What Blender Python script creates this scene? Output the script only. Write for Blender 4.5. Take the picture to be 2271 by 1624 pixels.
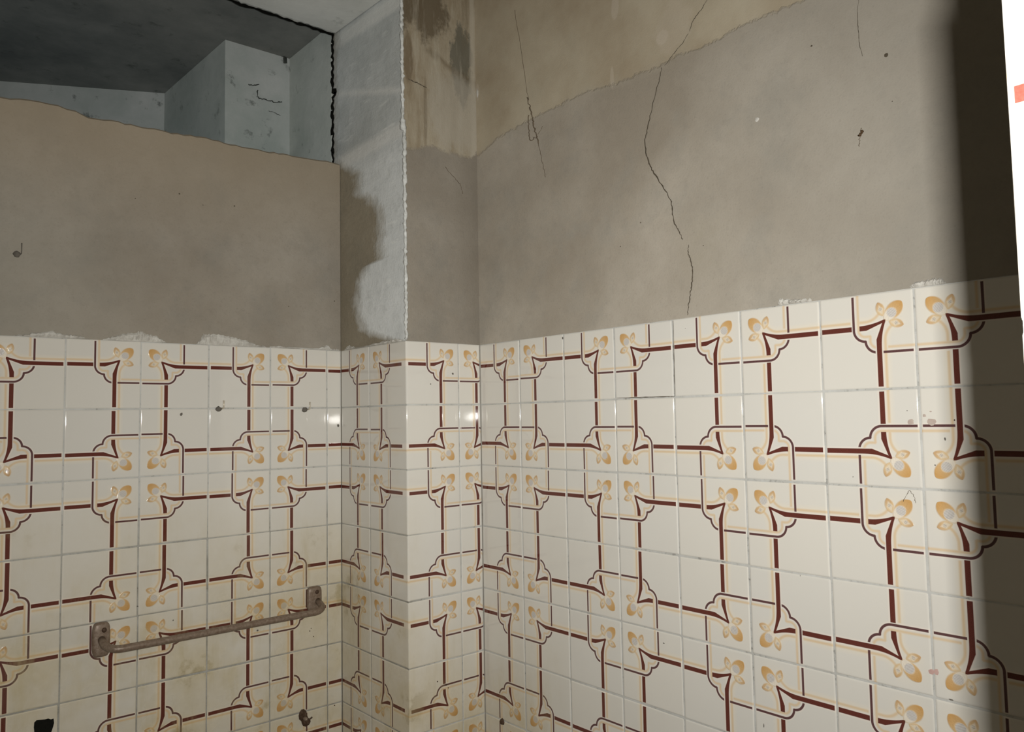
import bpy, bmesh, math, random
import numpy as np
from mathutils import Matrix, Vector
random.seed(7)
for o in list(bpy.data.objects): bpy.data.objects.remove(o)
SC = bpy.context.scene
COL = SC.collection

# ---------------------------------------------------------------- scale
S = 0.15            # one wall tile with its joint is 15 cm
ZT = 1.59           # height of the upper tile edge above the floor (m)
def W(x, y, z): return Vector((x*S, y*S, z*S + ZT))      # tile units -> metres

# ---------------------------------------------------------------- camera
F = 1750.27; CX, CY, CZ = -6.6764, -12.4176, -1.2241
YAW, PIT, ROL = -0.7072, 0.0651, -0.0179
cy_, sy_ = math.cos(YAW), math.sin(YAW)
_r = Vector((cy_, sy_, 0)); _f0 = Vector((-sy_, cy_, 0)); _u0 = Vector((0, 0, 1))
FW = _f0*math.cos(PIT) + _u0*math.sin(PIT); _up = _u0*math.cos(PIT) - _f0*math.sin(PIT)
RT = _r*math.cos(ROL) + _up*math.sin(ROL); UP = _up*math.cos(ROL) - _r*math.sin(ROL)
cam = bpy.data.objects.new('camera', bpy.data.cameras.new('camera')); COL.objects.link(cam)
cam.data.sensor_width = 36; cam.data.lens = F/2271*36; cam.data.clip_start = 0.02
cam.matrix_world = Matrix.Translation(W(CX, CY, CZ)) @ Matrix((RT, UP, -FW)).transposed().to_4x4()
SC.camera = cam
def hit(px, py, axis, val):
    """point of the wall plane (tile units) that a measured position belongs to"""
    d = RT*((px-1135.5)/F) - UP*((py-812)/F) + FW
    o = Vector((CX, CY, CZ)); t = (val-o[axis])/d[axis]
    return o + d*t

# ---------------------------------------------------------------- light
SC.view_settings.view_transform = 'Standard'; SC.view_settings.look = 'None'
SC.view_settings.gamma = 1; SC.view_settings.use_curve_mapping = False
SC.view_settings.exposure = 0.0
SC.cycles.max_bounces = 6; SC.cycles.diffuse_bounces = 4; SC.cycles.glossy_bounces = 4
world = bpy.data.worlds.new('world'); SC.world = world; world.use_nodes = True
world.node_tree.nodes['Background'].inputs[0].default_value = (1.0, 0.93, 0.80, 1)
world.node_tree.nodes['Background'].inputs[1].default_value = 1.1
# the camera's own flash: a small lamp beside and above the lens
fl = bpy.data.lights.new('flash', 'AREA'); fl.shape = 'RECTANGLE'; fl.size = 0.022; fl.size_y = 0.013
fl.energy = 12.0; fl.spread = math.radians(125); fl.color = (1.0, 0.972, 0.915)
flo = bpy.data.objects.new('flash', fl); COL.objects.link(flo)
FP = Vector((CX, CY, CZ)) + RT*0.26 + UP*0.17
_ang = 0.0
fdir = (FW*math.cos(_ang) - RT*math.sin(_ang)).normalized()
flo.location = W(*FP)
flo.rotation_euler = fdir.to_track_quat('-Z', 'Y').to_euler()
# unseen fill lamp low in the light well, bluish, aimed up at its walls
dl = bpy.data.lights.new('well_fill', 'AREA'); dl.shape = 'RECTANGLE'; dl.size = 0.7; dl.size_y = 0.5
dl.energy = 0.5; dl.color = (0.70, 0.88, 1.0)
dlo = bpy.data.objects.new('well_fill', dl); COL.objects.link(dlo)
dlo.location = W(-6.0, 3.6, 0.6)
dlo.rotation_euler = (W(0, 1.0, 5.0) - W(-6.0, 3.6, 0.6)).to_track_quat('-Z', 'Y').to_euler()

# ---------------------------------------------------------------- node helpers
class V:
    """a float socket with arithmetic"""
    def __init__(s, nt, sock): s.nt, s.k = nt, sock
    def _m(s, op, *a, clamp=False):
        n = s.nt.nodes.new('ShaderNodeMath'); n.operation = op; n.use_clamp = clamp
        for i, x in enumerate((s,)+a):
            if isinstance(x, V): s.nt.links.new(x.k, n.inputs[i])
            else: n.inputs[i].default_value = float(x)
        return V(s.nt, n.outputs[0])
    def __add__(s, o): return s._m('ADD', o)
    __radd__ = __add__
    def __sub__(s, o): return s._m('SUBTRACT', o)
    def __rsub__(s, o): return (s*-1) + o
    def __mul__(s, o): return s._m('MULTIPLY', o)
    __rmul__ = __mul__
    def __truediv__(s, o): return s._m('DIVIDE', o)
    def mn(s, o): return s._m('MINIMUM', o)
    def mx(s, o): return s._m('MAXIMUM', o)
    def abs(s): return s._m('ABSOLUTE')
    def gt(s, o): return s._m('GREATER_THAN', o)
    def lt(s, o): return s._m('LESS_THAN', o)
    def pw(s, o): return s._m('POWER', o)
    def sin(s): return s._m('SINE')
    def cl(s): return s._m('ADD', 0.0, clamp=True)
    def step(s, w=0.006): return s._m('MULTIPLY_ADD', 1.0/w, 0.5, clamp=True)     # soft edge of width w where s crosses 0
    def inv(s): return (s*-1)+1.0
def hyp(x, y): return (x*x + y*y)._m('SQRT')
def sel(c, a, b):
    """c ? a : b"""
    return c*a + c.inv()*b if isinstance(a, V) else c*a + c.inv()*b
class M:
    def __init__(s, name, rough=0.8, spec=0.3):
        s.m = bpy.data.materials.new(name); s.m.use_nodes = True; s.nt = s.m.node_tree
        s.b = s.nt.nodes['Principled BSDF']; s.b.inputs['Roughness'].default_value = rough
        s.b.inputs['Specular IOR Level'].default_value = spec
    def n(s, t, **kw):
        n = s.nt.nodes.new(t)
        for k, v in kw.items(): setattr(n, k, v)
        return n
    def pos(s):
        g = s.n('ShaderNodeNewGeometry'); x = s.n('ShaderNodeSeparateXYZ'); s.nt.links.new(g.outputs['Position'], x.inputs[0])
        s.P = g.outputs['Position']
        X, Y, Z = (V(s.nt, x.outputs[i]) for i in range(3))
        return X/S, Y/S, (Z-ZT)/S            # tile units
    def loc(s):
        g = s.n('ShaderNodeTexCoord'); x = s.n('ShaderNodeSeparateXYZ'); s.nt.links.new(g.outputs['Object'], x.inputs[0])
        s.P = g.outputs['Object']
        return tuple(V(s.nt, x.outputs[i]) for i in range(3))
    def noise(s, scale, detail=4, rough=.55, stretch=None, vec=None, off=0):
        n = s.n('ShaderNodeTexNoise'); n.inputs['Scale'].default_value = scale
        n.inputs['Detail'].default_value = detail; n.inputs['Roughness'].default_value = rough
        v = vec or s.P
        mp = s.n('ShaderNodeMapping'); s.nt.links.new(v, mp.inputs['Vector'])
        if stretch: mp.inputs['Scale'].default_value = stretch
        mp.inputs['Location'].default_value = (off, off*.7, off*1.3)
        s.nt.links.new(mp.outputs[0], n.inputs['Vector'])
        return V(s.nt, n.outputs['Fac'])
    def rgb(s, c):
        n = s.n('ShaderNodeRGB'); n.outputs[0].default_value = (*c, 1); return n.outputs[0]
    def mix(s, f, a, b, mode='MIX'):
        n = s.n('ShaderNodeMix', data_type='RGBA', blend_type=mode)
        if isinstance(f, V): s.nt.links.new(f.k, n.inputs[0])
        else: n.inputs[0].default_value = f
        for i, x in ((6, a), (7, b)):
            if isinstance(x, tuple): n.inputs[i].default_value = (*x, 1)
            else: s.nt.links.new(x, n.inputs[i])
        return n.outputs[2]
    def curve(s, v, lo, hi, pts):
        """piecewise linear function of v given as (position, value) pairs"""
        r = s.n('ShaderNodeValToRGB'); vals = [p[1] for p in pts]; a, b = min(vals), max(vals)
        e = r.color_ramp.elements
        t = ((v-lo)/(hi-lo)); s.nt.links.new(t.k, r.inputs[0])
        q = [((p-lo)/(hi-lo), (w-a)/((b-a) or 1)) for p, w in pts]
        e[0].position, e[1].position = q[0][0], q[-1][0]
        e[0].color = (q[0][1],)*3+(1,); e[1].color = (q[-1][1],)*3+(1,)
        for p, w in q[1:-1]:
            k = e.new(p); k.color = (w, w, w, 1)
        bw = s.n('ShaderNodeSeparateColor'); s.nt.links.new(r.outputs[0], bw.inputs[0])
        return V(s.nt, bw.outputs[0])*(b-a) + a
    def color(s, c): s.nt.links.new(c, s.b.inputs['Base Color'])
    def rough(s, v): s.nt.links.new(v.k, s.b.inputs['Roughness'])
    def bump(s, h, dist=0.002, strength=1.0):
        n = s.n('ShaderNodeBump'); n.inputs['Distance'].default_value = dist; n.inputs['Strength'].default_value = strength
        s.nt.links.new(h.k, n.inputs['Height']); s.nt.links.new(n.outputs[0], s.b.inputs['Normal'])
def lin(r, g, b):
    f = lambda c: (c/255/12.92 if c <= 10 else ((c/255+.055)/1.055)**2.4)
    return (f(r), f(g), f(b))

# ---------------------------------------------------------------- materials
def tile_material():
    m = M('glazed_tile', rough=0.07, spec=0.5)
    x, y, z = m.loc()
    u = x/S + 0.5; v = y*(-1/S) + 0.5
    a = u.mn(v.inv()); b = v.mn(u.inv())
    s1 = (u+v).gt(1.0); s0 = s1.inv()
    # broad brown bar, pulled out to a point at the flower
    t = ((a-.42)/.27).cl(); yU = t.pw(2.2)*-.047 + .3365
    yL = (a-.51).mx(0)*-.39 + .3895
    thick = (b-yU).step()*(yL-b).step()*(a-.024).step()
    gapT = s0*(((a-.397).abs())*-1+.041).step()
    thick = thick*gapT.inv()
    # thin line with the scalloped corner
    h = hyp(a-.5, b-.38); below = b.gt(.38)
    d = sel(below, (h-.122).abs(), (a-.378).abs())
    thin = (d*-1+.0132).step()*(b-.024).step()*(a*-1+.505).step()
    thin = thin*(s1*((b-.363).abs()*-1+.040).step()).inv()
    # soft tan shade lines beside both
    d2 = sel(below, sel(a.gt(.5), (b-.452).abs(), (h-.072).abs()), (a-.428).abs())
    tan1 = (d2*-1+.013).step(.018)*(a*-1+.555).step()*(s1*((b-.335).abs()*-1+.062).step()).inv()
    h3 = hyp(a-.5, b-.119)
    d3 = sel(a.gt(.5), (h3-.18).abs(), (b-.299).abs())
    tan2 = (d3*-1+.0135).step(.018)*(b-.14).step(.03)*(s0*((a-.392).abs()*-1+.046).step()).inv()
    tan = tan1.mx(tan2)
    # side petals
    ax, ay = .048, .147; L = math.hypot(ax, ay); ax, ay = ax/L, ay/L
    pa, pb = a-.640, b-.108
    q = (pa*ax + pb*ay)/L; pd = (pa*ay - pb*ax).abs()
    prof = (q*q.inv()*4.0).mx(0).pw(.75)
    pet = (prof*.045-pd).step(.014)*q.gt(0)*q.lt(1)
    pin = (((q-.54).abs()*-.9+.30)*.105-pd).step(.014)
    # big petal on the diagonal
    q2 = (a-b-.40)/.36; p2 = (a+b).inv()/math.sqrt(2)
    prof2 = (q2*q2.inv()*4.0).mx(0).pw(.68)*(q2*.34+.83)
    big = (prof2*.074-p2).step(.016)*q2.gt(0)*q2.lt(1)
    hc = hyp(((a-b)-.550)/math.sqrt(2), p2*.95)
    hole = (hyp(((a-b)-.515)/math.sqrt(2)*.80, p2*1.12)*-1+.060).step(.022); grey = (hc*-1+.047).step(.010)
    hatch = ((a-b)*1.0 + (u+v)*0.35)*330.0
    stripes = hatch.sin()*.5+.5
    hs = hyp((q-.50)*L, pd); sgrey = (hs*-1+.016).step(.01)
    # ---- colours
    X, Y, Z = m.pos()
    tone = m.noise(2.2, 2, off=3.1)
    oi = m.n('ShaderNodeObjectInfo'); rnd = V(m.nt, oi.outputs['Random'])
    base = m.mix(tone, (.655, .635, .585), (.70, .69, .65))
    base = m.mix(rnd*.5, base, (.72, .69, .62))
    base = m.mix(((X*-1-.5)/4.0).cl()*.22, base, (.50, .49, .455))  # dingier toward the left; also paints in the weaker flash there
    cream = (.68, .52, .33)
    halo = ((d3*-1+.045).step(.05)*(b-.10).step(.1)).mx((hyp(a-.76, b-.24)*-1+.17).step(.14)*.55)*.45
    c = m.mix(halo, base, (.78, .71, .58))
    edgew = ((d*-1+.026).step(.012)*(a*-1+.52).step()).mx((b-yU+.016).step(.012)*(yL+.016-b).step(.012))*.6
    c = m.mix(edgew, c, (.80, .73, .66))
    c = m.mix(tan*.85, c, cream)
    orange = m.mix((q2*1.5-.35).cl(), (.66, .47, .25), (.56, .32, .105))
    c = m.mix(big*.95, c, orange)
    orange2 = m.mix((q*1.6).cl(), (.52, .31, .13), (.68, .51, .30))
    c = m.mix(pet*.9, c, orange2)
    c = m.mix(pin*pet*.75, c, (.74, .67, .55))
    c = m.mix(sgrey*.8, c, m.mix(stripes, (.30, .27, .24), (.72, .68, .62)))
    c = m.mix(hole*big.mx(hole), c, (.76, .70, .60))
    c = m.mix(grey, c, m.mix(stripes, (.46, .43, .41), (.68, .66, .63)))
    speck = m.noise(900, 1, off=1.3)
    c = m.mix(thick, c, m.mix(speck, (.085, .024, .018), (.160, .045, .034)))
    c = m.mix(thin, c, m.mix(speck, (.075, .034, .036), (.150, .075, .075)))
    # ---- grime: a yellow-brown film on the lower left wall and in the corner, greyish specks
    n1 = m.noise(3.5, 5, .6, stretch=(1, 1, 1.0), off=5.3)
    n2 = m.noise(14, 5, .65, off=9.1); n3 = m.noise(60, 3, .6, off=2.2)
    lowA = ((Z*-1-2.1)/2.2).cl()*((X*-1+.45)/.5).cl()
    lowC = ((Z*-1-4.1)/2.0).cl()*((Y+4.3)/1.5).cl()
    film = lowA.mx(lowC)*((n1-.30)*3.6).cl()
    c = m.mix(film*(n2*.7+.35).cl()*.80, c, m.mix(n3, (.60, .49, .24), (.90, .79, .52)), 'MULTIPLY')
    spots = ((n2*n1-.335)*16).cl()*lowA
    c = m.mix(spots*.55, c, (.30, .24, .12))
    drip = m.noise(26, 4, .7, stretch=(1, 1, .22), off=31)
    c = m.mix(((drip-.52)*5).cl()*film*.45, c, (.46, .385, .20))
    m.color(c)
    wav = m.noise(9, 2, off=4.4); peel = m.noise(90, 2, off=8.8)
    relief = (pet.mx(big)*.5 + (pet.mx(big)*(m.noise(420, 1)*1.4))) + wav*.34 + m.noise(26, 2, stretch=(.5, .5, 1), off=1.7)*.05 + peel*.03 + thick*.08 + thin*.06 + tan*.06
    m.bump(relief, .00045, .8)
    m.rough((film*.35 + n2*.03 + .022))
    return m.m
TILE = tile_material()

def grout_material():
    m = M('cement_grout', .85, .2); X, Y, Z = m.pos()
    n = m.noise(18, 5, .7, off=1.1); k = m.noise(130, 3, .6)
    c = m.mix(((n-.35)*3).cl(), (.57, .575, .555), (.43, .43, .405))
    c = m.mix(((k-.54)*5).cl()*((n-.42)*6).cl()*.7, c, (.12, .11, .095))
    c = m.mix(((Z*-1-2.2)/1.2).cl()*((X*-1+.45)/.5).cl()*((n*1.4).cl()*.75), c, (.17, .155, .11))
    m.color(c); return m.m
GROUT = grout_material()

def new_plaster():
    """grey-beige cement render, wet-looking cloudy patches, pits; older ochre coat above the rough day joint"""
    m = M('cement_render', .92, .15); X, Y, Z = m.pos()
    n = m.noise(2.6, 6, .6, off=2.0); f = m.noise(22, 5, .7, off=6); g = m.noise(260, 3, .6, off=1)
    c = m.mix(((n-.34)*3.2).cl(), (.285, .252, .205), (.415, .380, .325))
    c = m.mix(((f-.40)*3).cl()*.30, c, (.33, .29, .235))
    c = m.mix((m.noise(7, 6, .7, off=21)*-5+2.5).cl()*.45, c, (.262, .255, .228))
    c = m.mix(((m.noise(45, 4, .75, off=27)-.52)*5).cl()*.16, c, (.20, .18, .15))
    c = m.mix(((g-.58)*6).cl()*.22, c, (.15, .13, .10))
    return m, X, Y, Z, n, f, g, c
JOINT_D = [hit(px, py, 0, 1.4531) for px, py in ((1060,345),(1100,308),(1140,283),(1180,262),(1220,242),(1260,222),(1300,203),(1340,192),(1370,183),(1400,170),(1440,154),(1480,138),(1500,122),(1540,112),(1580,92),(1620,70),(1660,48),(1700,33),(1740,15),(1780,0))]
JOINT_C = [hit(px, py, 1, -2.083) for px, py in ((893,325),(910,328),(935,326),(955,324),(975,330),(995,338),(1015,343),(1035,350),(1047,347),(1058,338))]
def plaster_D():
    m, X, Y, Z, n, f, g, c = new_plaster()
    pts = sorted((-p.y, p.z) for p in JOINT_D); pts = [(0, pts[0][1])]+pts+[(12.0, 3.36)]
    zb = m.curve(Y*-1, 0, 12.0, pts)
    jit = (m.noise(60, 4, .7, off=7)-.5)*.16
    old = (Z - zb + jit).step(.035)
    o1 = m.noise(3.2, 5, .6, stretch=(1, 1, 1), off=12); o2 = m.noise(11, 5, .65, off=15)
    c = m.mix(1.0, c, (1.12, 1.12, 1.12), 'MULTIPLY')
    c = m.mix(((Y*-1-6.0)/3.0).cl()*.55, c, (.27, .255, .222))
    oc = m.mix(((o1-.35)*3).cl(), (.36, .30, .215), (.52, .47, .365))
    oc = m.mix(((o2-.5)*4).cl()*.35, oc, (.42, .39, .31))
    lip = ((Z - zb + jit).abs()*-1+.05).step(.09)
    c = m.mix(old, c, oc)
    c = m.mix(lip*((o2-.40)*5).cl()*.45, c, (.40, .36, .29))
    # pale repair around the crack
    rep = (hyp((Y+6.62)*1.0, (Z-.86)*.8)*-1+.28).step(.35)*((f-.35)*3).cl()
    c = m.mix(rep*.5, c, (.36, .33, .26))
    # scraped pale spots in the old coat
    for px, py, rx, rz in ((1362,14,.07,.20),(1356,170,.035,.16),(1467,82,.10,.09),(1490,60,.30,.34),(1058,205,.05,.16)):
        p = hit(px, py, 0, 1.4531)
        k = (hyp((Y-p.y)/rx, (Z-p.z)/rz)*-1+1.0+(f-.5)*1.2).step(.25)
        c = m.mix(k*(.42 if rx < .2 else .25), c, (.52, .46, .38))
    m.color(c)
    m.bump(old*-.7 + f*.25 + g*.18 + n*.5, .004, .55)
    return m.m
def plaster_A():
    m, X, Y, Z, n, f, g, c = new_plaster()
    c = m.mix(1.0, c, (.86, .86, .86), 'MULTIPLY')
    w = (((Z-1.6)/1.8).cl())*.7
    c = m.mix(w, c, (.325, .268, .19))
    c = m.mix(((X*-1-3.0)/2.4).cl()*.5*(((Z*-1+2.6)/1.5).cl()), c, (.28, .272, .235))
    m.color(c); m.bump(f*.3 + g*.22 + n*.5, .004, .5); return m.m
def plaster_C():
    m, X, Y, Z, n, f, g, c = new_plaster()
    pts = sorted((p.x, p.z) for p in JOINT_C); pts = [(-.3, pts[0][1])]+pts+[(1.7, 3.2)]
    zb = m.curve(X, -.3, 1.7, pts)
    jit = (m.noise(50, 4, .7, off=7)-.5)*.2
    old = (Z - zb + jit).step(.06)
    s1 = m.noise(9, 6, .7, stretch=(1, 1, .35), off=3); s2 = m.noise(22, 6, .7, stretch=(1, 1, .3), off=11)
    oc = m.mix(((s1-.36)*3.5).cl(), (.25, .20, .13), (.43, .385, .30))
    oc = m.mix(((s2-.42)*4).cl()*.5, oc, (.44, .40, .32))
    # dark damp patches: one across the top left, one down the right edge, one low strip along the left edge
    wob = (s1-.5)*2.6 + (s2-.5)*2.0 + (m.noise(70, 4, .7)-.5)*.8
    d1 = (hyp((X-.30)/.62, (Z-5.62)/.62)*-1+1.0+wob).step(.35)
    d2 = (hyp((X-1.16)/.20, (Z-4.85)/.62)*-1+1.0+wob).step(.30)
    d3 = (hyp((X-.10)/.11, (Z-4.55)/.45)*-1+1.0+wob*.5).step(.25)
    d4 = (((Z-4.62)+(X-.95)*.30+(s1-.5)*.5).abs()*-1+.05+wob*.05).step(.08)*(X-.45).step(.2)
    oc = m.mix(d1*.80, oc, (.105, .080, .048)); oc = m.mix(d2*.75, oc, (.10, .10, .08))
    oc = m.mix(d3*.7, oc, (.16, .12, .075)); oc = m.mix(d4*.5, oc, (.14, .105, .06))
    st = m.noise(34, 5, .7, stretch=(1, 1, .12), off=19)
    oc = m.mix(((st-.54)*7).cl()*.5, oc, (.17, .135, .085)); oc = m.mix(((st*-1+.46)*7).cl()*.45, oc, (.50, .47, .39))
    pl = ((X-1.40).abs()*-1+.05).step(.05); oc = m.mix(pl*.6, oc, (.50, .46, .38))
    oc = m.mix((hyp((X-.42)/.035, (Z-3.75)/.55)*-1+1.0+wob*.5).step(.5)*.5, oc, (.16, .125, .08))
    low = (hyp((X-1.05)/.52, (Z-3.85)/.62)*-1+1.0+wob*.6).step(.4)
    oc = m.mix(low*.6, oc, (.42, .39, .33))
    c = m.mix(old, c, oc)
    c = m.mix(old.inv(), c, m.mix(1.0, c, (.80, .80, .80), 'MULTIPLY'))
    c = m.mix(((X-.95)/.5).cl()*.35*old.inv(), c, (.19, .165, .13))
    m.color(c); m.bump(old*-.5 + f*.3 + g*.2 + s2*.5, .004, .6); return m.m
def plaster_B():
    """side of the column: blue-white limewash above and along the edge, brown render running down the inner side"""
    m, X, Y, Z, n, f, g, c = new_plaster()
    c = m.mix(1.0, c, (.80, .78, .70), 'MULTIPLY')
    v1 = m.noise(5, 6, .65, off=4); v2 = m.noise(30, 5, .7, off=8)
    wash = m.mix(((v1-.35)*3).cl(), (.46, .485, .48), (.64, .665, .66))
    wash = m.mix(((Z*-1+3.5)/.5).cl()*.5, wash, (.82, .85, .86))
    wash = m.mix(((v2-.50)*5).cl()*.4, wash, (.42, .44, .43))
    scr = m.noise(40, 3, .6, stretch=(1, .25, 1.4), off=2)
    wash = m.mix(((scr-.62)*9).cl()*.5, wash, (.80, .82, .80))
    pts = [hit(px, py, 0, 0) for px, py in ((736,358),(762,372),(793,385),(793,430),(815,440),(836,462),(841,480),(840,540),(843,575),(812,590),(795,625),(788,665),(795,700),(806,730),(845,748),(890,760))]
    pts = [(p.z, -p.y) for p in pts]; pts.sort()
    pts = [(-.5, pts[0][1])]+pts+[(6.2, -.2)]
    yb = m.curve(Z, -.5, 6.2, pts)
    dist = Y*-1 - yb + (v1-.5)*.6 + (v2-.5)*.40 + (m.noise(60, 4, .7, stretch=(1, 1, .3))-.5)*.3
    k = dist.step(.42)
    c = m.mix(k, c, wash)
    # pale trowel ridges: below the beam, half way up and at the top of the render
    for z0, sl, w in ((5.62, .05, .13), (4.62, .30, .05), (3.35, -.02, .12)):
        r = ((Z - z0 - (Y*sl)).abs()*-1+w+(v2-.5)*.12).step(.10)*k
        c = m.mix(r*.55, c, (.78, .78, .75))
    m.color(c); m.bump(k*.5 + v2*.45 + g*.2 + scr*.4, .005, .7); return m.m
def whitewash(name, ca, cb, spot=.5, dark=(.05, .06, .05)):
    m = M(name, .95, .1); X, Y, Z = m.pos()
    v1 = m.noise(4, 6, .65, off=4); v2 = m.noise(16, 6, .7, off=8)
    c = m.mix(((v1-.35)*3).cl(), ca, cb)
    c = m.mix(((v2-.60)*9).cl()*spot, c, dark)
    m.color(c); m.bump(v2, .004, .5); return m.m
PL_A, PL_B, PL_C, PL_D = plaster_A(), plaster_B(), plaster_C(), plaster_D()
SOFFIT = whitewash('limewash_beam', (.60, .61, .58), (.74, .75, .72), .25)
WELL = whitewash('limewash_well', (.34, .385, .375), (.50, .525, .525), .75)
WELLSIDE = whitewash('grey_well_side', (.44, .485, .46), (.60, .635, .61), .5)
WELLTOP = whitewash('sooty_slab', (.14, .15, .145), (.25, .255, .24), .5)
PLAIN = whitewash('plain_render', (.26, .24, .20), (.31, .285, .24), .2)
def flat(name, c, rough=.8, spec=.3, metal=0, bump=None, c2=None, sc=60):
    m = M(name, rough, spec); m.b.inputs['Metallic'].default_value = metal
    m.loc(); n = m.noise(sc, 5, .65, off=c[0]*40)
    m.color(m.mix(((n-.35)*3).cl(), c, c2 or tuple(x*.7 for x in c)))
    if bump: m.bump(n, bump, .8)
    return m.m
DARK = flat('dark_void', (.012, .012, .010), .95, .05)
CRACK = flat('crack_shadow', (.12, .10, .075), .95, .05, c2=(.06, .05, .035))
LIME = flat('white_filler', (.62, .61, .57), .95, .1, bump=.002, c2=(.42, .40, .36))
LIMEB = flat('white_edge_bead', (.74, .76, .75), .95, .1, bump=.003, c2=(.45, .46, .44))
RUST = flat('rusty_steel', (.17, .115, .080), .40, .5, .15, bump=.0006, c2=(.27, .215, .165), sc=160)
RUSTD = flat('dark_rust', (.055, .030, .018), .6, .3, .2, bump=.001, c2=(.11, .07, .045), sc=200)
STEEL = flat('bright_screw_steel', (.72, .66, .54), .3, .6, .2)
PLUG = flat('grey_wall_plug', (.16, .145, .125), .8, .2, bump=.001)
WEB = flat('dusty_cobweb', (.17, .135, .095), .95, .05)
CHIP = flat('bare_tile_biscuit', (.42, .34, .30), .9, .1, bump=.001, c2=(.50, .43, .38))
REDC = flat('reddish_chip', (.48, .30, .27), .8, .2, c2=(.58, .42, .38))
SOOT = flat('sooty_web', (.06, .066, .060), .95, .05)
INSECT = flat('dry_insect', (.10, .06, .03), .8, .2)
FLOORM = flat('worn_cement_floor', (.22, .20, .17), .8, .2, c2=(.15, .14, .12), sc=6)

# ---------------------------------------------------------------- mesh helpers
def obj(name, verts, faces, mat, parent=None, smooth=False):
    me = bpy.data.meshes.new(name); me.from_pydata([tuple(v) for v in verts], [], faces); me.update()
    if mat: me.materials.append(mat)
    if smooth:
        for p in me.polygons: p.use_smooth = True
    o = bpy.data.objects.new(name, me); COL.objects.link(o)
    if parent: o.parent = parent; o.matrix_parent_inverse = parent.matrix_world.inverted()
    return o
def bmobj(name, bm, mat, parent=None, smooth=True):
    me = bpy.data.meshes.new(name); bm.normal_update(); bm.to_mesh(me); bm.free(); me.materials.append(mat)
    if smooth:
        for p in me.polygons: p.use_smooth = True
    o = bpy.data.objects.new(name, me); COL.objects.link(o)
    if parent: o.parent = parent; o.matrix_parent_inverse = parent.matrix_world.inverted()
    return o
def box(name, lo, hi, mat, parent=None):
    (a, b, c), (d, e, f) = lo, hi
    v = [W(*p) for p in ((a,b,c),(d,b,c),(d,e,c),(a,e,c),(a,b,f),(d,b,f),(d,e,f),(a,e,f))]
    return obj(name, v, [(0,3,2,1),(4,5,6,7),(0,1,5,4),(1,2,6,5),(2,3,7,6),(3,0,4,7)], mat, parent)
def struct(o, label): o['kind'] = 'structure'; o['label'] = label; o['category'] = label_cat(o.name); return o
def label_cat(n):
    return 'wall' if n.startswith('wall') else ('ceiling' if 'ceiling' in n else ('floor' if n == 'floor' else n.split('_')[-1]))
def empty(name, loc, label, cat, group=None):
    o = bpy.data.objects.new(name, None); o.location = loc; COL.objects.link(o)
    o.empty_display_size = .02; bpy.context.view_layer.update()
    o['label'] = label; o['category'] = cat
    if group: o['group'] = group
    return o
def tube(pts, rad, seg=8, cap=True):
    """swept tube; rad a number or one per point"""
    bm = bmesh.new(); n = len(pts); rings = []
    pts = [Vector(p) for p in pts]; prev = None
    for i, p in enumerate(pts):
        t = (pts[min(i+1, n-1)] - pts[max(i-1, 0)]).normalized()
        ref = prev if prev is not None else (Vector((0, 0, 1)) if abs(t.z) < .9 else Vector((1, 0, 0)))
        s = t.cross(ref).normalized(); q = s.cross(t).normalized(); prev = q
        r = rad[i] if isinstance(rad, (list, tuple)) else rad
        rings.append([bm.verts.new(p + (s*math.cos(k*2*math.pi/seg) + q*math.sin(k*2*math.pi/seg))*r) for k in range(seg)])
    for i in range(n-1):
        for k in range(seg):
            bm.faces.new((rings[i][k], rings[i][(k+1) % seg], rings[i+1][(k+1) % seg], rings[i+1][k]))
    if cap: bm.faces.new(rings[0][::-1]); bm.faces.new(rings[-1])
    bmesh.ops.recalc_face_normals(bm, faces=bm.faces)
    return bm

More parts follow.
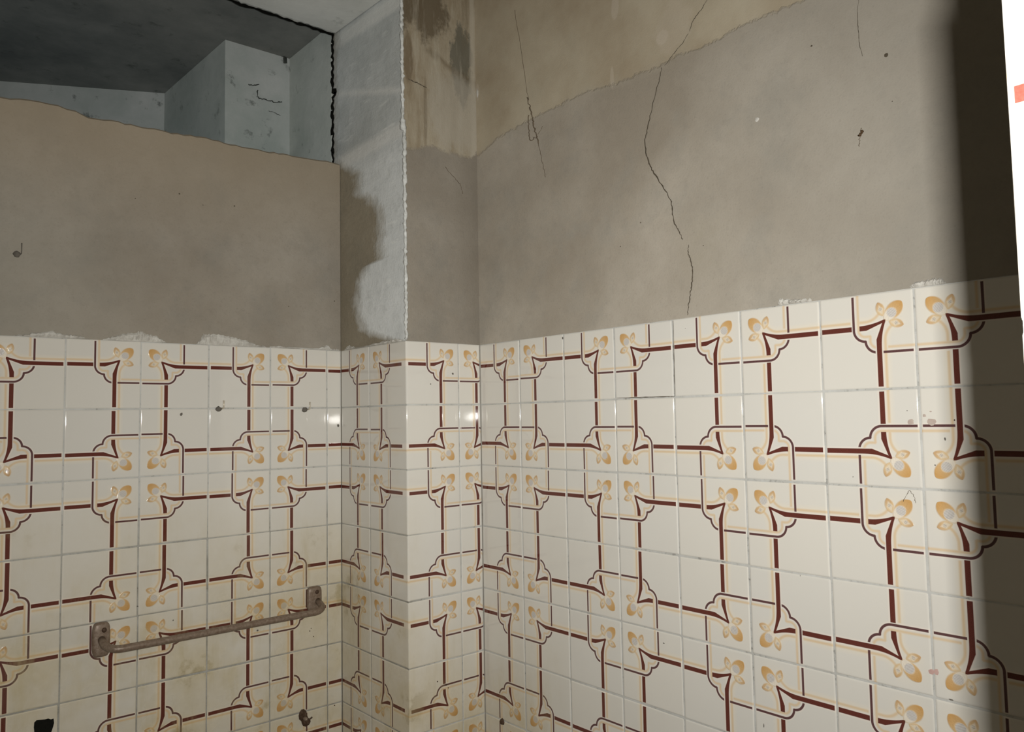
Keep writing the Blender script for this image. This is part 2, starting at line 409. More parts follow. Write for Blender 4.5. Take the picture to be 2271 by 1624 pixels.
# ---------------------------------------------------------------- tiles
# a wall frame: origin (tile units), direction to the right, outward normal
XD, YC = 1.4531, -2.083
FRAMES = {'A': (Vector((0, 0, 0)), Vector((1, 0, 0)), Vector((0, -1, 0))),
          'B': (Vector((0, 0, 0)), Vector((0, -1, 0)), Vector((-1, 0, 0))),
          'C': (Vector((0, YC, 0)), Vector((1, 0, 0)), Vector((0, -1, 0))),
          'D': (Vector((XD, 0, 0)), Vector((0, -1, 0)), Vector((-1, 0, 0)))}
JT = .0070         # half a joint, tile units
REC = .0125        # the render and the joints lie this far behind the tile faces (tile units)
_mesh = {}
def tile_mesh(x0, x1, y0, y1):
    key = tuple(round(k, 4) for k in (x0, x1, y0, y1))
    if key in _mesh: return _mesh[key]
    prof = ((0, -.030), (0, -.0105), (.0035, -.0060), (.0085, -.0027), (.0155, -.0008), (.026, 0))
    vs, fs = [], []
    for ins, h in prof:
        e = ins+.010; i = ins
        for X, Y in ((x0+i, y0+e), (x0+e, y0+i), (x1-e, y0+i), (x1-i, y0+e), (x1-i, y1-e), (x1-e, y1-i), (x0+e, y1-i), (x0+i, y1-e)): vs.append((X*S, Y*S, h*S))
    for r in range(len(prof)-1):
        for k in range(8):
            a = r*8+k; b = r*8+(k+1) % 8; fs.append((a, b, b+8, a+8))
    n = (len(prof)-1)*8; fs.append(tuple(n+k for k in range(8)))
    me = bpy.data.meshes.new('tile'); me.from_pydata(vs, [], fs); me.materials.append(TILE)
    for p in me.polygons: p.use_smooth = True
    me.update()
    nr = []                                     # rounded rim, flat middle
    for r in range(len(prof)):
        sl = []
        for q in (r-1, r):
            if 0 <= q < len(prof)-1:
                di, dh = prof[q+1][0]-prof[q][0], prof[q+1][1]-prof[q][1]
                sl.append(math.atan2(dh, di) if di else math.radians(75))
        g = sum(sl)/len(sl) if r < len(prof)-1 else 0.0
        g = min(g, math.radians(75)); k = math.sin(g)
        for sx, sy in ((-1, 0), (0, -1), (0, -1), (1, 0), (1, 0), (0, 1), (0, 1), (-1, 0)): nr.append(Vector((sx*k, sy*k, math.cos(g))).normalized())
    me.normals_split_custom_set_from_vertices(nr)
    _mesh[key] = me
    return me
def tile(parent, fr, cx, cz, orient, clip, rng):
    """a tile with its pattern centred at (cx,cz) on the wall, cut to clip=(l,r,b,t); orient = quarter turns"""
    o0, rt, nm = FRAMES[fr] if isinstance(fr, str) else fr
    l, r, b, t = clip; l, r, b, t = max(l, cx-.56), min(r, cx+.61), max(b, cz-.5), min(t, cz+.5)
    rect = [l+JT-cx, r-JT-cx, b+JT-cz, t-JT-cz]
    x0, x1, y0, y1 = rect
    for _ in range(orient): x0, x1, y0, y1 = y0, y1, -x1, -x0      # turn back by a quarter into the pattern's frame
    me = tile_mesh(x0, x1, y0, y1)
    ob = bpy.data.objects.new('tile', me); COL.objects.link(ob)
    up = Vector((0, 0, 1)); R = Matrix((rt, up, nm)).transposed()
    j = lambda s_: rng.uniform(-s_, s_)
    R = R @ Matrix.Rotation(j(.0035), 3, 'X') @ Matrix.Rotation(j(.0035), 3, 'Y') @ Matrix.Rotation(j(.0025), 3, 'Z') @ Matrix.Rotation(orient*math.pi/2, 3, 'Z')
    p = o0 + rt*(cx+j(.004)) + up*(cz+j(.004)) + nm*j(.0015)
    ob.parent = parent; ob.matrix_parent_inverse = parent.matrix_world.inverted()
    ob.matrix_world = Matrix.Translation(W(*p)) @ R.to_4x4()
    return ob
ROWS = 10
def orient(right, top):          # flower corner of the tile: TR 0, TL 1, BL 2, BR 3
    return (0 if right else 1) if top else (3 if right else 2)
def tiles(parent, fr, cols, rows=ROWS, skip=()):
    """cols: (left, right, centre, flower on the right?)"""
    rng = random.Random(hash(str(cols)) % 1000 if False else len(cols)*13+rows)
    for (l, r, c, right) in cols:
        for j in range(rows):
            tile(parent, fr, c, -j-.5, orient(right, j % 2 == 0), (l, r, -j-1, -j), rng)

# ---------------------------------------------------------------- structure
def grout(parent, fr, l, r):
    o0, rt, nm = FRAMES[fr] if isinstance(fr, str) else fr
    n0, n1 = -.0068, -.05
    P = lambda a, z, n: W(*(o0 + rt*a + nm*n + Vector((0, 0, z))))
    v = [P(l, -10.6, n0), P(r, -10.6, n0), P(r, -.006, n0), P(l, -.006, n0), P(l, -10.6, n1), P(r, -10.6, n1), P(r, -.006, n1), P(l, -.006, n1)]
    return obj('grout', v, [(0,1,2,3),(5,4,7,6),(4,0,3,7),(1,5,6,2),(3,2,6,7),(4,5,1,0)], GROUT, parent)

# A: the low wall on the left, its top edge uneven
TOPA = [(0,214),(45,219),(87,225),(130,233),(169,246),(196,259.5),(230,263),(265,270),(305,278),(344,285),(368,291),(395,295),(424,299),(460,306),(500,316),(550,326),(600,336),(650,345),(695,353),(736,359)]
tp = [hit(x, y, 1, 0) for x, y in TOPA]; tp = [(p.x, p.z) for p in tp]
tp = [(-9.5, 3.25), (-7.5, 3.22), (-6.2, 3.26)] + tp + [(0.0, 3.33)]
rng = random.Random(3); xs = []
for (x0, z0), (x1, z1) in zip(tp, tp[1:]):
    k = max(1, int((x1-x0)/.08))
    for i in range(k): t = i/k; xs.append((x0+(x1-x0)*t, z0+(z1-z0)*t+rng.uniform(-.012, .012)))
xs.append(tp[-1]); v, f = [], []
for x, z in xs:
    v += [W(x, REC, -10.6), W(x, REC, z-.02), W(x, .06, z+.015), W(x, .27, z+.01), W(x, .30, z-.02), W(x, .30, -10.6)]
for i in range(len(xs)-1):
    a, b = i*6, (i+1)*6
    for k in range(5): f.append((a+k, b+k, b+k+1, a+k+1))
f.append((0, 1, 2, 3, 4, 5)); n = (len(xs)-1)*6; f.append(tuple(n+k for k in (5, 4, 3, 2, 1, 0)))
wallA = obj('wall_left', v, f, PL_A)
struct(wallA, 'low rendered wall on the left with an open top and patterned tiles below')
grout(wallA, 'A', -9.5, 0)
colsA = [(-.268, .006, -.268+.5, True)]
edges = [-.268, -1.284, -2.287, -3.284, -4.276, -5.275, -6.275, -7.275, -8.275, -9.275]
for i in range(len(edges)-1): colsA.append((edges[i+1], edges[i], (edges[i]+edges[i+1])/2, i % 2 == 1))
tiles(wallA, 'A', colsA)

# B and C: the column that stands forward in the corner
def face(name, P, mat, parent): return obj(name, [W(*p) for p in P], [(0, 1, 2, 3)], mat, parent)
TOPZ = 8.0
col = obj('column', [W(REC, YC+REC, -10.6), W(XD+.3, YC+REC, -10.6), W(XD+.3, .3, -10.6), W(REC, .3, -10.6),
                     W(REC, YC+REC, TOPZ), W(XD+.3, YC+REC, TOPZ), W(XD+.3, .3, TOPZ), W(REC, .3, TOPZ)],
          [(0,3,2,1),(4,5,6,7),(0,1,5,4),(1,2,6,5),(2,3,7,6),(3,0,4,7)], PL_C)
col.data.materials.append(PL_B); col.data.polygons[5].material_index = 1
struct(col, 'rendered column in the corner, tiled below and stained above')
grout(col, 'B', 0, -YC-.009); grout(col, 'C', .009, XD)
tiles(col, 'B', [(-.005, .962, .425, True), (.962, 2.088, 1.480, False)], ROWS)
tiles(col, 'C', [(-.0062, 1.010, .510, True), (1.010, XD+.006, 1.510, False)], ROWS)

# D: the long wall on the right
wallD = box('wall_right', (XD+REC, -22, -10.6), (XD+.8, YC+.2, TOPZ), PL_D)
struct(wallD, 'long cracked grey wall on the right above patterned tiles')
grout(wallD, 'D', -YC, 22)
ed = [-YC-.005, 3.083, 4.077, 5.078, 6.085, 7.088, 8.090, 9.086, 10.086, 11.086, 12.086]
tiles(wallD, 'D', [(ed[i], ed[i+1], (ed[i]+ed[i+1])/2, i % 2 == 0) for i in range(len(ed)-1)])

# beam over the recess, room ceiling, floor, far walls
rng = random.Random(5); v, f = [], []
N = 150
for i in range(N+1):
    x = -9.5 + 9.5*i/N; jz = rng.uniform(-.012, .012)
    v += [W(x, YC+REC, 5.73), W(x, .16, 5.80), W(x, .24+rng.uniform(-.02, .02), 5.82+jz), W(x, .30, 5.88+jz), W(x, .30, TOPZ), W(x, YC+REC, TOPZ)]
for i in range(N):
    a, b = i*6, i*6+6
    for k in range(6): f.append((a+k, a+(k+1) % 6, b+(k+1) % 6, b+k))
beam = obj('ceiling_beam', v, f, SOFFIT); struct(beam, 'limewashed underside of the beam above the recess')
struct(box('ceiling', (-9.6, -30, TOPZ), (XD+.8, .3, TOPZ+.6), PLAIN), 'plain ceiling of the room')
struct(box('floor', (-9.6, -30, -11.0), (XD+.8, 9, -10.6), FLOORM), 'cement floor')
struct(box('wall_far_left', (-10.1, -22, -10.6), (-9.5, .3, TOPZ), PLAIN), 'plain rendered wall closing the room on the left')

# light well seen over the low wall
def quadwall(name, p, q, z0, z1, th, mat, label):
    (x0, y0), (x1, y1) = p, q; d = Vector((x1-x0, y1-y0)).normalized(); nx, ny = -d.y*th, d.x*th
    v = [W(x, y, z) for z in (z0, z1) for x, y in ((x0, y0), (x1, y1), (x1+nx, y1+ny), (x0+nx, y0+ny))]
    o = obj(name, v, [(0,3,2,1),(4,5,6,7),(0,1,5,4),(1,2,6,5),(2,3,7,6),(3,0,4,7)], mat)
    return struct(o, label)
quadwall('wall_well_right', (.02, 2.117), (.02, .36), -10.6, 6.09, .3, WELLSIDE, 'grey right side of the light well')
quadwall('wall_well_pier', (-1.275, 2.118), (.25, 2.118), -10.6, 6.09, .3, WELL, 'pale pier front at the back of the light well')
quadwall('wall_well_pier_side', (-1.40, 5.42), (-1.275, 2.118), -10.6, 6.09, .3, WELLSIDE, 'shaded side of the pier in the light well')
quadwall('wall_well_back', (-9.5, 9.45), (-1.40, 5.37), -10.6, 6.09, .3, WELL, 'pale slanting back wall of the light well')
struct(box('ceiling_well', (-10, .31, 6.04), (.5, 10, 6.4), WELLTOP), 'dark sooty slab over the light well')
quadwall('wall_well_left', (-9.5, .3), (-9.5, 9.4), -10.6, 6.09, .3, WELLSIDE, 'left side of the light well')

# near end of the entrance wall, lit hard by the flash, throwing the dark band on the right wall
EX, EY = -4.237, -11.69
wf = box('wall_front', (EX+REC, EY-1.10, -10.6), (XD+.05, EY-.022, TOPZ), PLAIN)
struct(wf, 'end of the entrance wall very near on the right edge')
FRAMES['J'] = (Vector((EX, EY, 0)), Vector((0, -1, 0)), Vector((-1, 0, 0)))
FRAMES['K'] = (Vector((EX, EY, 0)), Vector((-1, 0, 0)), Vector((0, 1, 0)))
grout(wf, 'J', .01, 1.12)
tiles(wf, 'J', [(0, 1.0, .5, True)])
grout(wf, 'K', -5.69, -.01)
tiles(wf, 'K', [(-k-1, -k, -k-.5, k % 2 == 1) for k in range(5)])

# ---------------------------------------------------------------- marks that belong to the walls
def strip(name, pts, wid, axis, val, nm, mat, parent, lift=.0008, jag=.35, seed=1, sub=5, edge=0.5):
    """thin ragged band that follows a line on a wall plane; widths in tile units"""
    rg = random.Random(seed); P = [hit(x, y, axis, val) for x, y in pts]; Q = []
    for i, (a, b) in enumerate(zip(P, P[1:])):
        for k in range(sub): t = k/sub; Q.append((a.lerp(b, t), (i+t)/(len(P)-1)))
    Q.append((P[-1], 1.0)); v, f = [], []
    for i, (p, t) in enumerate(Q):
        a, b = Q[max(i-1, 0)][0], Q[min(i+1, len(Q)-1)][0]
        d = (b-a).normalized(); s = d.cross(nm).normalized()
        w = wid*(.55+.45*math.sin(math.pi*min(1, max(0, t*.9+.05))))*rg.uniform(1-jag, 1+jag)
        p = p + s*rg.uniform(-1, 1)*wid*edge
        for e in (-.5, .5): v.append(W(*(p + s*e*w + nm*lift/S)))
    for i in range(len(Q)-1): f.append((2*i, 2*i+1, 2*i+3, 2*i+2))
    return obj(name, v, f, mat, parent)
NA, NB, NC, ND = Vector((0, -1, 0)), Vector((-1, 0, 0)), Vector((0, -1, 0)), Vector((-1, 0, 0))
pD = XD + REC
strip('crack', [(1468,150),(1462,180),(1452,215),(1444,250),(1437,285),(1431,310),(1434,345),(1440,362),(1448,380),(1463,403),(1480,428),(1489,448),(1492,475),(1497,497),(1505,512),(1510,522),(1515,531)], .016, 0, pD, ND, CRACK, wallD, seed=2)
strip('crack', [(1528,543),(1526,556),(1528,567),(1534,581),(1536,600),(1537,616),(1534,635),(1531,655),(1528,675),(1526,688),(1526,699)], .014, 0, pD, ND, CRACK, wallD, seed=3)
strip('crack', [(1568,0),(1557,20),(1545,35),(1536,48),(1530,70)], .010, 0, pD, ND, CRACK, wallD, seed=4)
strip('crack', [(1527,75),(1515,95),(1500,112),(1488,128),(1480,140),(1474,146)], .009, 0, pD, ND, CRACK, wallD, seed=5)
strip('crack', [(1905,0),(1902,25),(1903,55),(1905,80),(1907,100),(1913,125)], .006, 0, pD, ND, CRACK, wallD, seed=6)
strip('crack', [(1058,560),(1060,620),(1062,680),(1063,720)], .007, 0, pD, ND, CRACK, wallD, seed=8)
strip('crack', [(905,175),(918,182),(930,186),(946,196)], .016, 1, YC+REC, NC, CRACK, col, seed=9)
# ragged dark strips painting crevice shade where the well starts, behind beam and column
g1 = hit(736, 72, 0, 0)
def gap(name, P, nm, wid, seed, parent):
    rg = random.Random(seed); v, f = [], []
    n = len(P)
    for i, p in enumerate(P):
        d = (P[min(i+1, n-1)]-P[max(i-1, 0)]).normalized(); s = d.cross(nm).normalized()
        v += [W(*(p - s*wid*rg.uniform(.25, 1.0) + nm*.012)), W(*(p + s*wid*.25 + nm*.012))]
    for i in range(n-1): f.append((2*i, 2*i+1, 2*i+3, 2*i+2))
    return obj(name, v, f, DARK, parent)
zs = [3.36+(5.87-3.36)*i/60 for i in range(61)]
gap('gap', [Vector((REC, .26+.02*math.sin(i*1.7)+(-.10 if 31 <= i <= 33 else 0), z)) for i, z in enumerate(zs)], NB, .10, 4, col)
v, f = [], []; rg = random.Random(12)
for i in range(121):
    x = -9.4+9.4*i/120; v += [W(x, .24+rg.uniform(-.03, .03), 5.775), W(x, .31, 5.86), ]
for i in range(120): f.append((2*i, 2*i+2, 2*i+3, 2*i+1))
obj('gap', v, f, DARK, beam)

# lumps of white filler left along the top of the tiles
def lumps(name, pts, base_y, axis, val, nm, mat, parent, seed):
    """patch whose upper outline is pts and lower edge lies on the tile top; gently domed"""
    rg = random.Random(seed); v, f = [], []
    P = [hit(x, y, axis, val) for x, y in pts]; Q = []
    for a, b in zip(P, P[1:]):
        for k in range(6): Q.append(a.lerp(b, k/6))
    Q.append(P[-1]); n = len(Q)
    for i, p in enumerate(Q):
        e = min(1, min(i, n-1-i)/4); zt = p.z + rg.uniform(-.012, .014); zb = base_y
        for k, (h, out) in enumerate(((0, .3), (.35, 1), (.75, .8), (1, 0))):
            v.append(W(*(Vector((p.x, p.y, zb+(max(zt, zb+.004)-zb)*h)) + nm*(.002+.035*out*e*rg.uniform(.5, 1.2)))))
    for i in range(n-1):
        for k in range(3): a = i*4+k; f.append((a, a+4, a+5, a+1))
    return obj(name, v, f, mat, parent)
strip('crack', [(1368,883),(1400,882),(1440,881),(1480,880),(1497,879)], .010, 0, XD-.0004, ND, CRACK, wallD, seed=31, lift=.0004, edge=.1)
strip('crack', [(1497,879),(1496,840),(1495,790),(1494,740),(1493,712)], .008, 0, XD-.0004, ND, CRACK, wallD, seed=32, lift=.0004, edge=.1)
lumps('filler_patch', [(30,745),(60,741),(90,737),(118,736),(140,741),(160,743),(185,749),(205,755)], -.004, 1, REC, NA, LIME, wallA, 1)
lumps('filler_patch', [(228,754),(252,746),(275,741),(300,738),(312,735),(325,741),(345,745),(362,755),(370,760)], -.004, 1, REC, NA, LIME, wallA, 2)
lumps('filler_patch', [(436,762),(446,752),(451,741),(470,742),(492,744),(515,748),(540,755),(568,764),(590,770)], -.004, 1, REC, NA, LIME, wallA, 3)
lumps('filler_patch', [(598,768),(640,769),(700,772),(728,766),(735,775),(752,774)], -.004, 1, REC, NA, LIME, wallA, 4)
lumps('filler_patch', [(1725,676),(1731,664),(1745,664),(1775,664),(1800,663)], -.004, 0, pD, ND, LIME, wallD, 5)
lumps('filler_patch', [(2018,637),(2030,627),(2055,622),(2075,617),(2092,618),(2100,630)], -.004, 0, pD, ND, LIME, wallD, 6)
lumps('filler_patch', [(764,776),(775,766),(790,772),(830,762),(860,755),(880,752),(893,755)], -.004, 0, REC, NB, LIME, col, 7)
#lumps('filler_patch', [(1062,762),(1064,757),(1067,752),(1070,757),(1075,762)], -.004, 0, pD-.006, ND, LIME, wallD, 8)
# rough white bead down the free edge of the column
rg = random.Random(8); pts, rad = [], []
for i in range(150):
    z = .02 + 5.68*i/149
    e = 0.0 if z > 3.35 else .030
    pts.append(W(REC+e*.6-.012+rg.uniform(-.008, .008)-(.012 if z > 3.4 else 0), YC+REC+.004+rg.uniform(-.008, .008), z))
    rad.append(S*(rg.uniform(.012, .040) + (.012 if 3.1 < z < 3.5 else 0) + (.010 if i % 11 == 0 else 0)))
bmobj('edge_bead', tube(pts, rad, 6), LIMEB, col)

# chips and specks in the glaze
def blob(name, px, py, rx, rz, axis, val, nm, mat, parent, out=.006, seed=1, n=11, lift=.002, ring=False):
    rg = random.Random(seed); c = hit(px, py, axis, val); s = Vector((0, 0, 1)).cross(nm).normalized()
    v = [W(*(c+nm*(lift+out)))]; f = []
    for k in range(n):
        a = 2*math.pi*k/n; r = rg.uniform(.75, 1.15)
        for q, h in ((.6, out*.8), (1, 0)):
            v.append(W(*(c + s*math.cos(a)*rx*r*q + Vector((0, 0, 1))*math.sin(a)*rz*r*q + nm*(lift+h))))
    for k in range(n):
        a, b = 1+2*k, 1+2*((k+1) % n); f += [(0, a, b), (a, a+1, b+1, b)]
    return obj(name, v, f, mat, parent, smooth=True)
# (on tiles: children of the wall, a hair proud of the glaze)
blob('chip', 2020, 936, .032, .030, 0, XD, ND, CHIP, wallD, .002, 1)
blob('chip', 2066, 936, .040, .038, 0, XD, ND, CHIP, wallD, .002, 2)
blob('chip', 2050, 922, .018, .016, 0, XD, ND, CHIP, wallD, .002, 3)
blob('chip', 2012, 911, .008, .004, 0, XD, ND, PLUG, wallD, .001, 4)
blob('chip', 2064, 913, .012, .006, 0, XD, ND, CHIP, wallD, .001, 5)
blob('chip', 2117, 932, .007, .009, 0, XD, ND, RUSTD, wallD, .001, 15)
blob('chip', 2066, 1490, .030, .028, 0, XD, ND, REDC, wallD, .001, 6)
blob('chip', 2077, 1491, .026, .034, 0, XD, ND, REDC, wallD, .001, 7)
for i, (x, y, a, b) in enumerate(((2096,974,.010,.020),(2074,1032,.010,.009),(1775,1277,.004,.014),(1694,1610,.008,.03),(1520,729,.006,.006),(1892,1058,.006,.010),(2109,1552,.03,.010),(1472,1427,.022,.008),(1346,1068,.006,.020),(1345,1017,.006,.008),(1248,750,.02,.03))):
    blob('speck', x, y, a*.8, b*.8, 0, XD, ND, PLUG, wallD, .001, 20+i, 7)
for i, (x, y, a, b) in enumerate(((402,919,.022,.028),(750,944,.022,.03),(305,1345,.012,.012),(384,1376,.010,.012),(571,1399,.020,.016),(742,1565,.014,.012),(687,1400,.010,.012),(695,1412,.010,.012),(690,1394,.007,.010))):
    blob('speck', x, y, a, b, 1, 0, NA, PLUG if i < 5 else INSECT, wallA, .002, 40+i, 7)
for i, (x, y, a, b) in enumerate(((1004,829,.020,.020),(955,852,.010,.012),(970,1512,.012,.012),(990,1519,.03,.014),(994,1526,.008,.014))):
    blob('speck', x, y, a, b, 1, YC, NC, PLUG if i < 2 else RUSTD, col, .002, 60+i, 7)
blob('white_spot', 1679, 265, .028, .030, 0, pD, ND, LIME, wallD, .006, 70)
blob('white_spot', 1059, 208, .03, .09, 0, pD, ND, LIME, wallD, .006, 71)
for i, (x, y, r) in enumerate(((1421,494,.012),(1800,102,.016),(1966,122,.028),(1979,225,.008),(1376,547,.010),(1560,545,.010))):
    blob('pit', x, y, r*.8, r*.8, 0, pD, ND, CRACK, wallD, .001, 80+i, 7)
for i, (x, y, r) in enumerate(((398,430,.02),(520,457,.02),(742,668,.014),(640,680,.014),(450,455,.012),(300,440,.012))):
    blob('pit', x, y, r*.7, r*.6, 1, REC, NA, CRACK, wallA, .001, 90+i, 7)
# the roughly square hole knocked through a low tile: dark recess with broken rim
def hole(px, parent):
    P = [hit(x, y, 1, -.001) for x, y in px]; v = [W(*p) for p in P] + [W(p.x, p.y+.10, p.z) for p in P]
    n = len(P); f = [tuple(range(n, 2*n))] + [(i, (i+1) % n, n+(i+1) % n, n+i) for i in range(n)] + [tuple(range(n))]
    return obj('hole', v, f, DARK, parent)
hole([(76,1603),(81,1598),(90,1597),(100,1596),(107,1594),(113,1596),(119,1594),(120,1604),(118,1612),(114,1624),(108,1634),(95,1640),(80,1636),(76,1624),(75,1614)], wallA)

# ---------------------------------------------------------------- things
# towel bar
tb = empty('towel_bar', W(-2.0, 0, -4.3), 'rusty brown towel bar with two bracket plates on the left tiled wall', 'towel bar')
def plate(px, parent):
    """rounded bracket plate"""
    (x0, z0, x1, z1) = px; bm = bmesh.new(); rings = []
    cx, cz, hx, hz = (x0+x1)/2, (z0+z1)/2, (x1-x0)/2, (z0-z1)/2
    for ins, out in ((0, .0), (0, .035), (.025, .055), (.07, .062)):
        ring = []
        for k in range(24):
            a = 2*math.pi*k/24; c, s_ = math.cos(a), math.sin(a); e = .45
            X = math.copysign(abs(c)**e, c)*(hx-ins); Z = math.copysign(abs(s_)**e, s_)*(hz-ins)
            ring.append(bm.verts.new(W(cx+X, -.002-out, cz+Z)))
        rings.append(ring)
    for a, b in zip(rings, rings[1:]):
        for k in range(24): bm.faces.new((a[k], a[(k+1) % 24], b[(k+1) % 24], b[k]))
    bm.faces.new(rings[-1]); bm.faces.new(rings[0][::-1]); bmesh.ops.recalc_face_normals(bm, faces=bm.faces)
    o = bmobj('bracket_plate', bm, RUST, parent)
    sb = bmesh.new(); bmesh.ops.create_uvsphere(sb, u_segments=10, v_segments=6, radius=.035*S)
    for w_ in sb.verts: w_.co = Vector((w_.co.x, w_.co.y*.6, w_.co.z)) + W(cx+.03, -.066, cz+hz*.55)
    bmobj('screw', sb, RUSTD, o); return o
plate((-3.885, -3.995, -3.655, -4.475), tb)
plate((-.655, -3.985, -.395, -4.395), tb)
OUT = .36
pts = []
def arc(c, r, a0, a1, n=7): return [(c[0]+r*math.cos(a0+(a1-a0)*i/n), c[1]+r*math.sin(a0+(a1-a0)*i/n)) for i in range(n+1)]
L0, R0, zL, zR, rb = -3.77, -.475, -4.23, -4.23, .20
plan = [(L0, -.05)] + arc((L0+rb, -(OUT-rb)), rb, math.pi, 1.5*math.pi) 
plan += [(L0+(R0-L0)*k/12, -OUT) for k in range(1, 12)] + arc((R0-rb, -(OUT-rb)), rb, 1.5*math.pi, 2*math.pi) + [(R0, -.05)]
pts = [W(x, y, zL-.10*min(1, (-y-.05)/(OUT-.05))) for x, y in plan]
bmobj('bar', tube(pts, .052*S, 14), RUST, tb)

# hooks: screw hooks in the joint under the first row, one in the render
def hook(name, px, py, val, label, out=.10, up=.13, scale=1.0, plug=True, bright=STEEL, group=None):
    p = hit(px, py, 1, val); root = empty(name, W(*p), label, 'hook', group)
    y0 = val
    k = [(0, y0+.03, 0), (0, y0-out*.5, -.003), (0, y0-out*.85, .004), (0, y0-out, .03), (0, y0-out, up*.5), (0, y0-out, up)]
    pts = [W(p.x+.045, y, p.z+z) for (_, y, z) in k]
    bmobj('shank', tube(pts, .013*S*scale, 8), bright, root)
    if plug:
        bm = bmesh.new(); bmesh.ops.create_icosphere(bm, subdivisions=2, radius=1)
        rg = random.Random(int(px))
        for q in bm.verts:
            j = rg.uniform(.8, 1.15); q.co = Vector((q.co.x*.050*S*j, q.co.y*.022*S, q.co.z*.045*S*j)) + W(p.x-.005, y0-.004, p.z-.012)
        bmobj('wall_plug', bm, PLUG, root)
    return root
hook('hook', 485, 906, 0, 'screw hook with dark broken plug, left of the two under the first tile row', up=.12)
hook('hook', 676, 908, 0, 'screw hook with dark plug, nearest the column of the two in the tiles', up=.12)
hook('hook', 38, 562, REC, 'small bent nail hook in the grey render at the far left', out=.05, up=.14, scale=.5, plug=True, bright=PLUG)

# rusty pipe stub with a broken escutcheon below the towel bar
p = hit(675, 1590, 1, 0)
ps = empty('pipe_stub', W(*p), 'small rusted broken pipe fitting low on the left wall near the column', 'pipe fitting')
rg = random.Random(4); bm = bmesh.new(); n = 16
ctr = bm.verts.new(W(p.x, -.05, p.z)); outer = []; inner = []
out_px = [(668,1574),(674,1573),(679,1577),(681,1586),(683,1592),(688,1596),(689,1601),(686,1607),(682,1610),(678,1612),(672,1611),(669,1605),(668,1600),(663,1596),(662,1588),(664,1580)]
for x, y in out_px:
    h = hit(x, y, 1, 0); outer.append(bm.verts.new(W(h.x, -.003, h.z))); inner.append(bm.verts.new(W(p.x+(h.x-p.x)*.7, -.045*rg.uniform(.7, 1.3), p.z+(h.z-p.z)*.7)))
for k in range(n):
    j = (k+1) % n; bm.faces.new((outer[k], outer[j], inner[j], inner[k])); bm.faces.new((inner[k], inner[j], ctr))
bmesh.ops.recalc_face_normals(bm, faces=bm.faces)
bmobj('escutcheon', bm, RUSTD, ps, smooth=False)
h = hit(674, 1592, 1, -.03)
bmobj('stub', tube([W(h.x, .0, h.z), W(h.x, -.09, h.z-.005), W(h.x+.01, -.13, h.z-.01)], [.03*S, .03*S, .022*S], 10), RUST, ps)
h = hit(684, 1596, 1, -.03)
bmobj('bent_tab', tube([W(h.x-.05, -.03, h.z-.04), W(h.x, -.05, h.z), W(h.x+.05, -.07, h.z+.035)], .013*S, 6), RUSTD, ps)
# brown plug in the joint at the bottom of the right wall
p = hit(1114, 1601, 0, XD)
wp = blob('rust_plug', 1114, 1601, .055, .055, 0, XD, ND, RUSTD, None, .03, 33, 9, .001)
wp['label'] = 'brown rusted plug in a tile joint low on the right wall'; wp['category'] = 'plug'

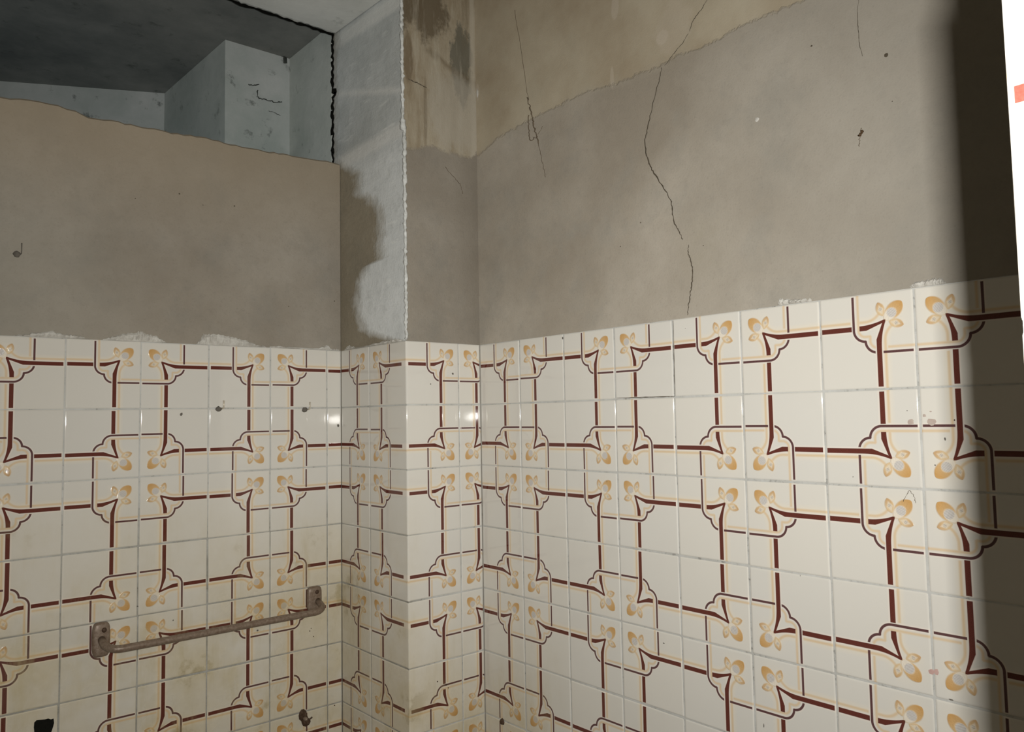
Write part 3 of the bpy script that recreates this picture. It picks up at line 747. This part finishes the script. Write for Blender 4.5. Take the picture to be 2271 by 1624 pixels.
# cobwebs: dusty strands hanging just off the wall
def web(name, px, val, axis, rad, mat, parent, off=.03):
    P = []
    for i, (x, y) in enumerate(px):
        h = hit(x, y, axis, val); h[axis] -= 0; P.append(W(*h))
    Q = []
    for a, b in zip(P, P[1:]):
        for k in range(4): Q.append(a.lerp(b, k/4))
    Q.append(P[-1]); rg = random.Random(len(Q))
    Q = [Q[0]] + [q + Vector([rg.uniform(-1, 1)*min(rad, .006)*S*2.2 for _ in range(3)]) for q in Q[1:-1]] + [Q[-1]]
    return bmobj(name, tube(Q, [rad*S*rg.uniform(.6, 1.5) for _ in Q], 5), mat, parent)
cw = empty('cobweb', W(XD-.06, -2.9, 4.0), 'dusty dark cobweb strand hanging on the upper right wall beside the column', 'cobweb')
web('strand', [(1142,22),(1146,50),(1152,88),(1157,120),(1163,160),(1168,200),(1173,222)], XD-.05, 0, .0022, WEB, cw)
web('strand', [(1169,216),(1174,232),(1177,245),(1181,260),(1183,275),(1187,290),(1190,302),(1194,318)], XD-.05, 0, .0085, WEB, cw)
web('strand', [(1194,318),(1199,340),(1203,360),(1207,378),(1210,393)], XD-.05, 0, .0025, WEB, cw)
web('strand', [(1173,255),(1174,275),(1172,295),(1174,307),(1178,313),(1183,308),(1190,302)], XD-.05, 0, .006, WEB, cw)
web('strand', [(1203,280),(1198,290),(1193,298)], XD-.05, 0, .0025, WEB, cw)
cw2 = empty('cobweb', W(1.0, YC-.03, 2.7), 'short brown cobweb thread on the front of the column below the stains', 'cobweb')
web('strand', [(988,370),(998,383),(1008,395),(1014,402),(1020,408),(1023,416),(1026,430)], YC-.02, 1, .0035, WEB, cw2)
cw3 = empty('cobweb', W(XD-.02, -8.65, 1.7), 'tiny dry insect on a thread on the right grey wall', 'insect')
web('thread', [(1911,284),(1909,292),(1907,300),(1906,312),(1906,325)], XD-.005, 0, .003, WEB, cw3)
web('body', [(1911,289),(1908,296),(1906,302)], XD-.005, 0, .012, INSECT, cw3)
cw3.name = 'dead_insect'
cw4 = empty('cobweb', W(-.6, 2.1, 5.0), 'sooty cobweb threads on the pale pier in the light well', 'cobweb')
web('strand', [(551,187),(560,190),(575,187)], 2.08, 1, .009, SOOT, cw4)
web('strand', [(572,200),(570,215),(580,220),(600,224),(615,228),(625,226)], 2.08, 1, .009, SOOT, cw4)
web('strand', [(596,246),(608,250),(622,256)], 2.08, 1, .005, SOOT, cw4)
blob('soot_spot', 632, 133, .05, .09, 1, 2.09, NA, SOOT, cw4, .02, 3)
cw5 = empty('cobweb', W(XD-.02, -9.0, -2.4), 'fine hair thread on a tile of the right wall left of the shadow', 'thread')
web('strand', [(2003,1113),(2010,1098),(2016,1088),(2024,1096),(2029,1105),(2031,1116)], XD-.005, 0, .0022, WEB, cw5)
cw5.name = 'hair_thread'
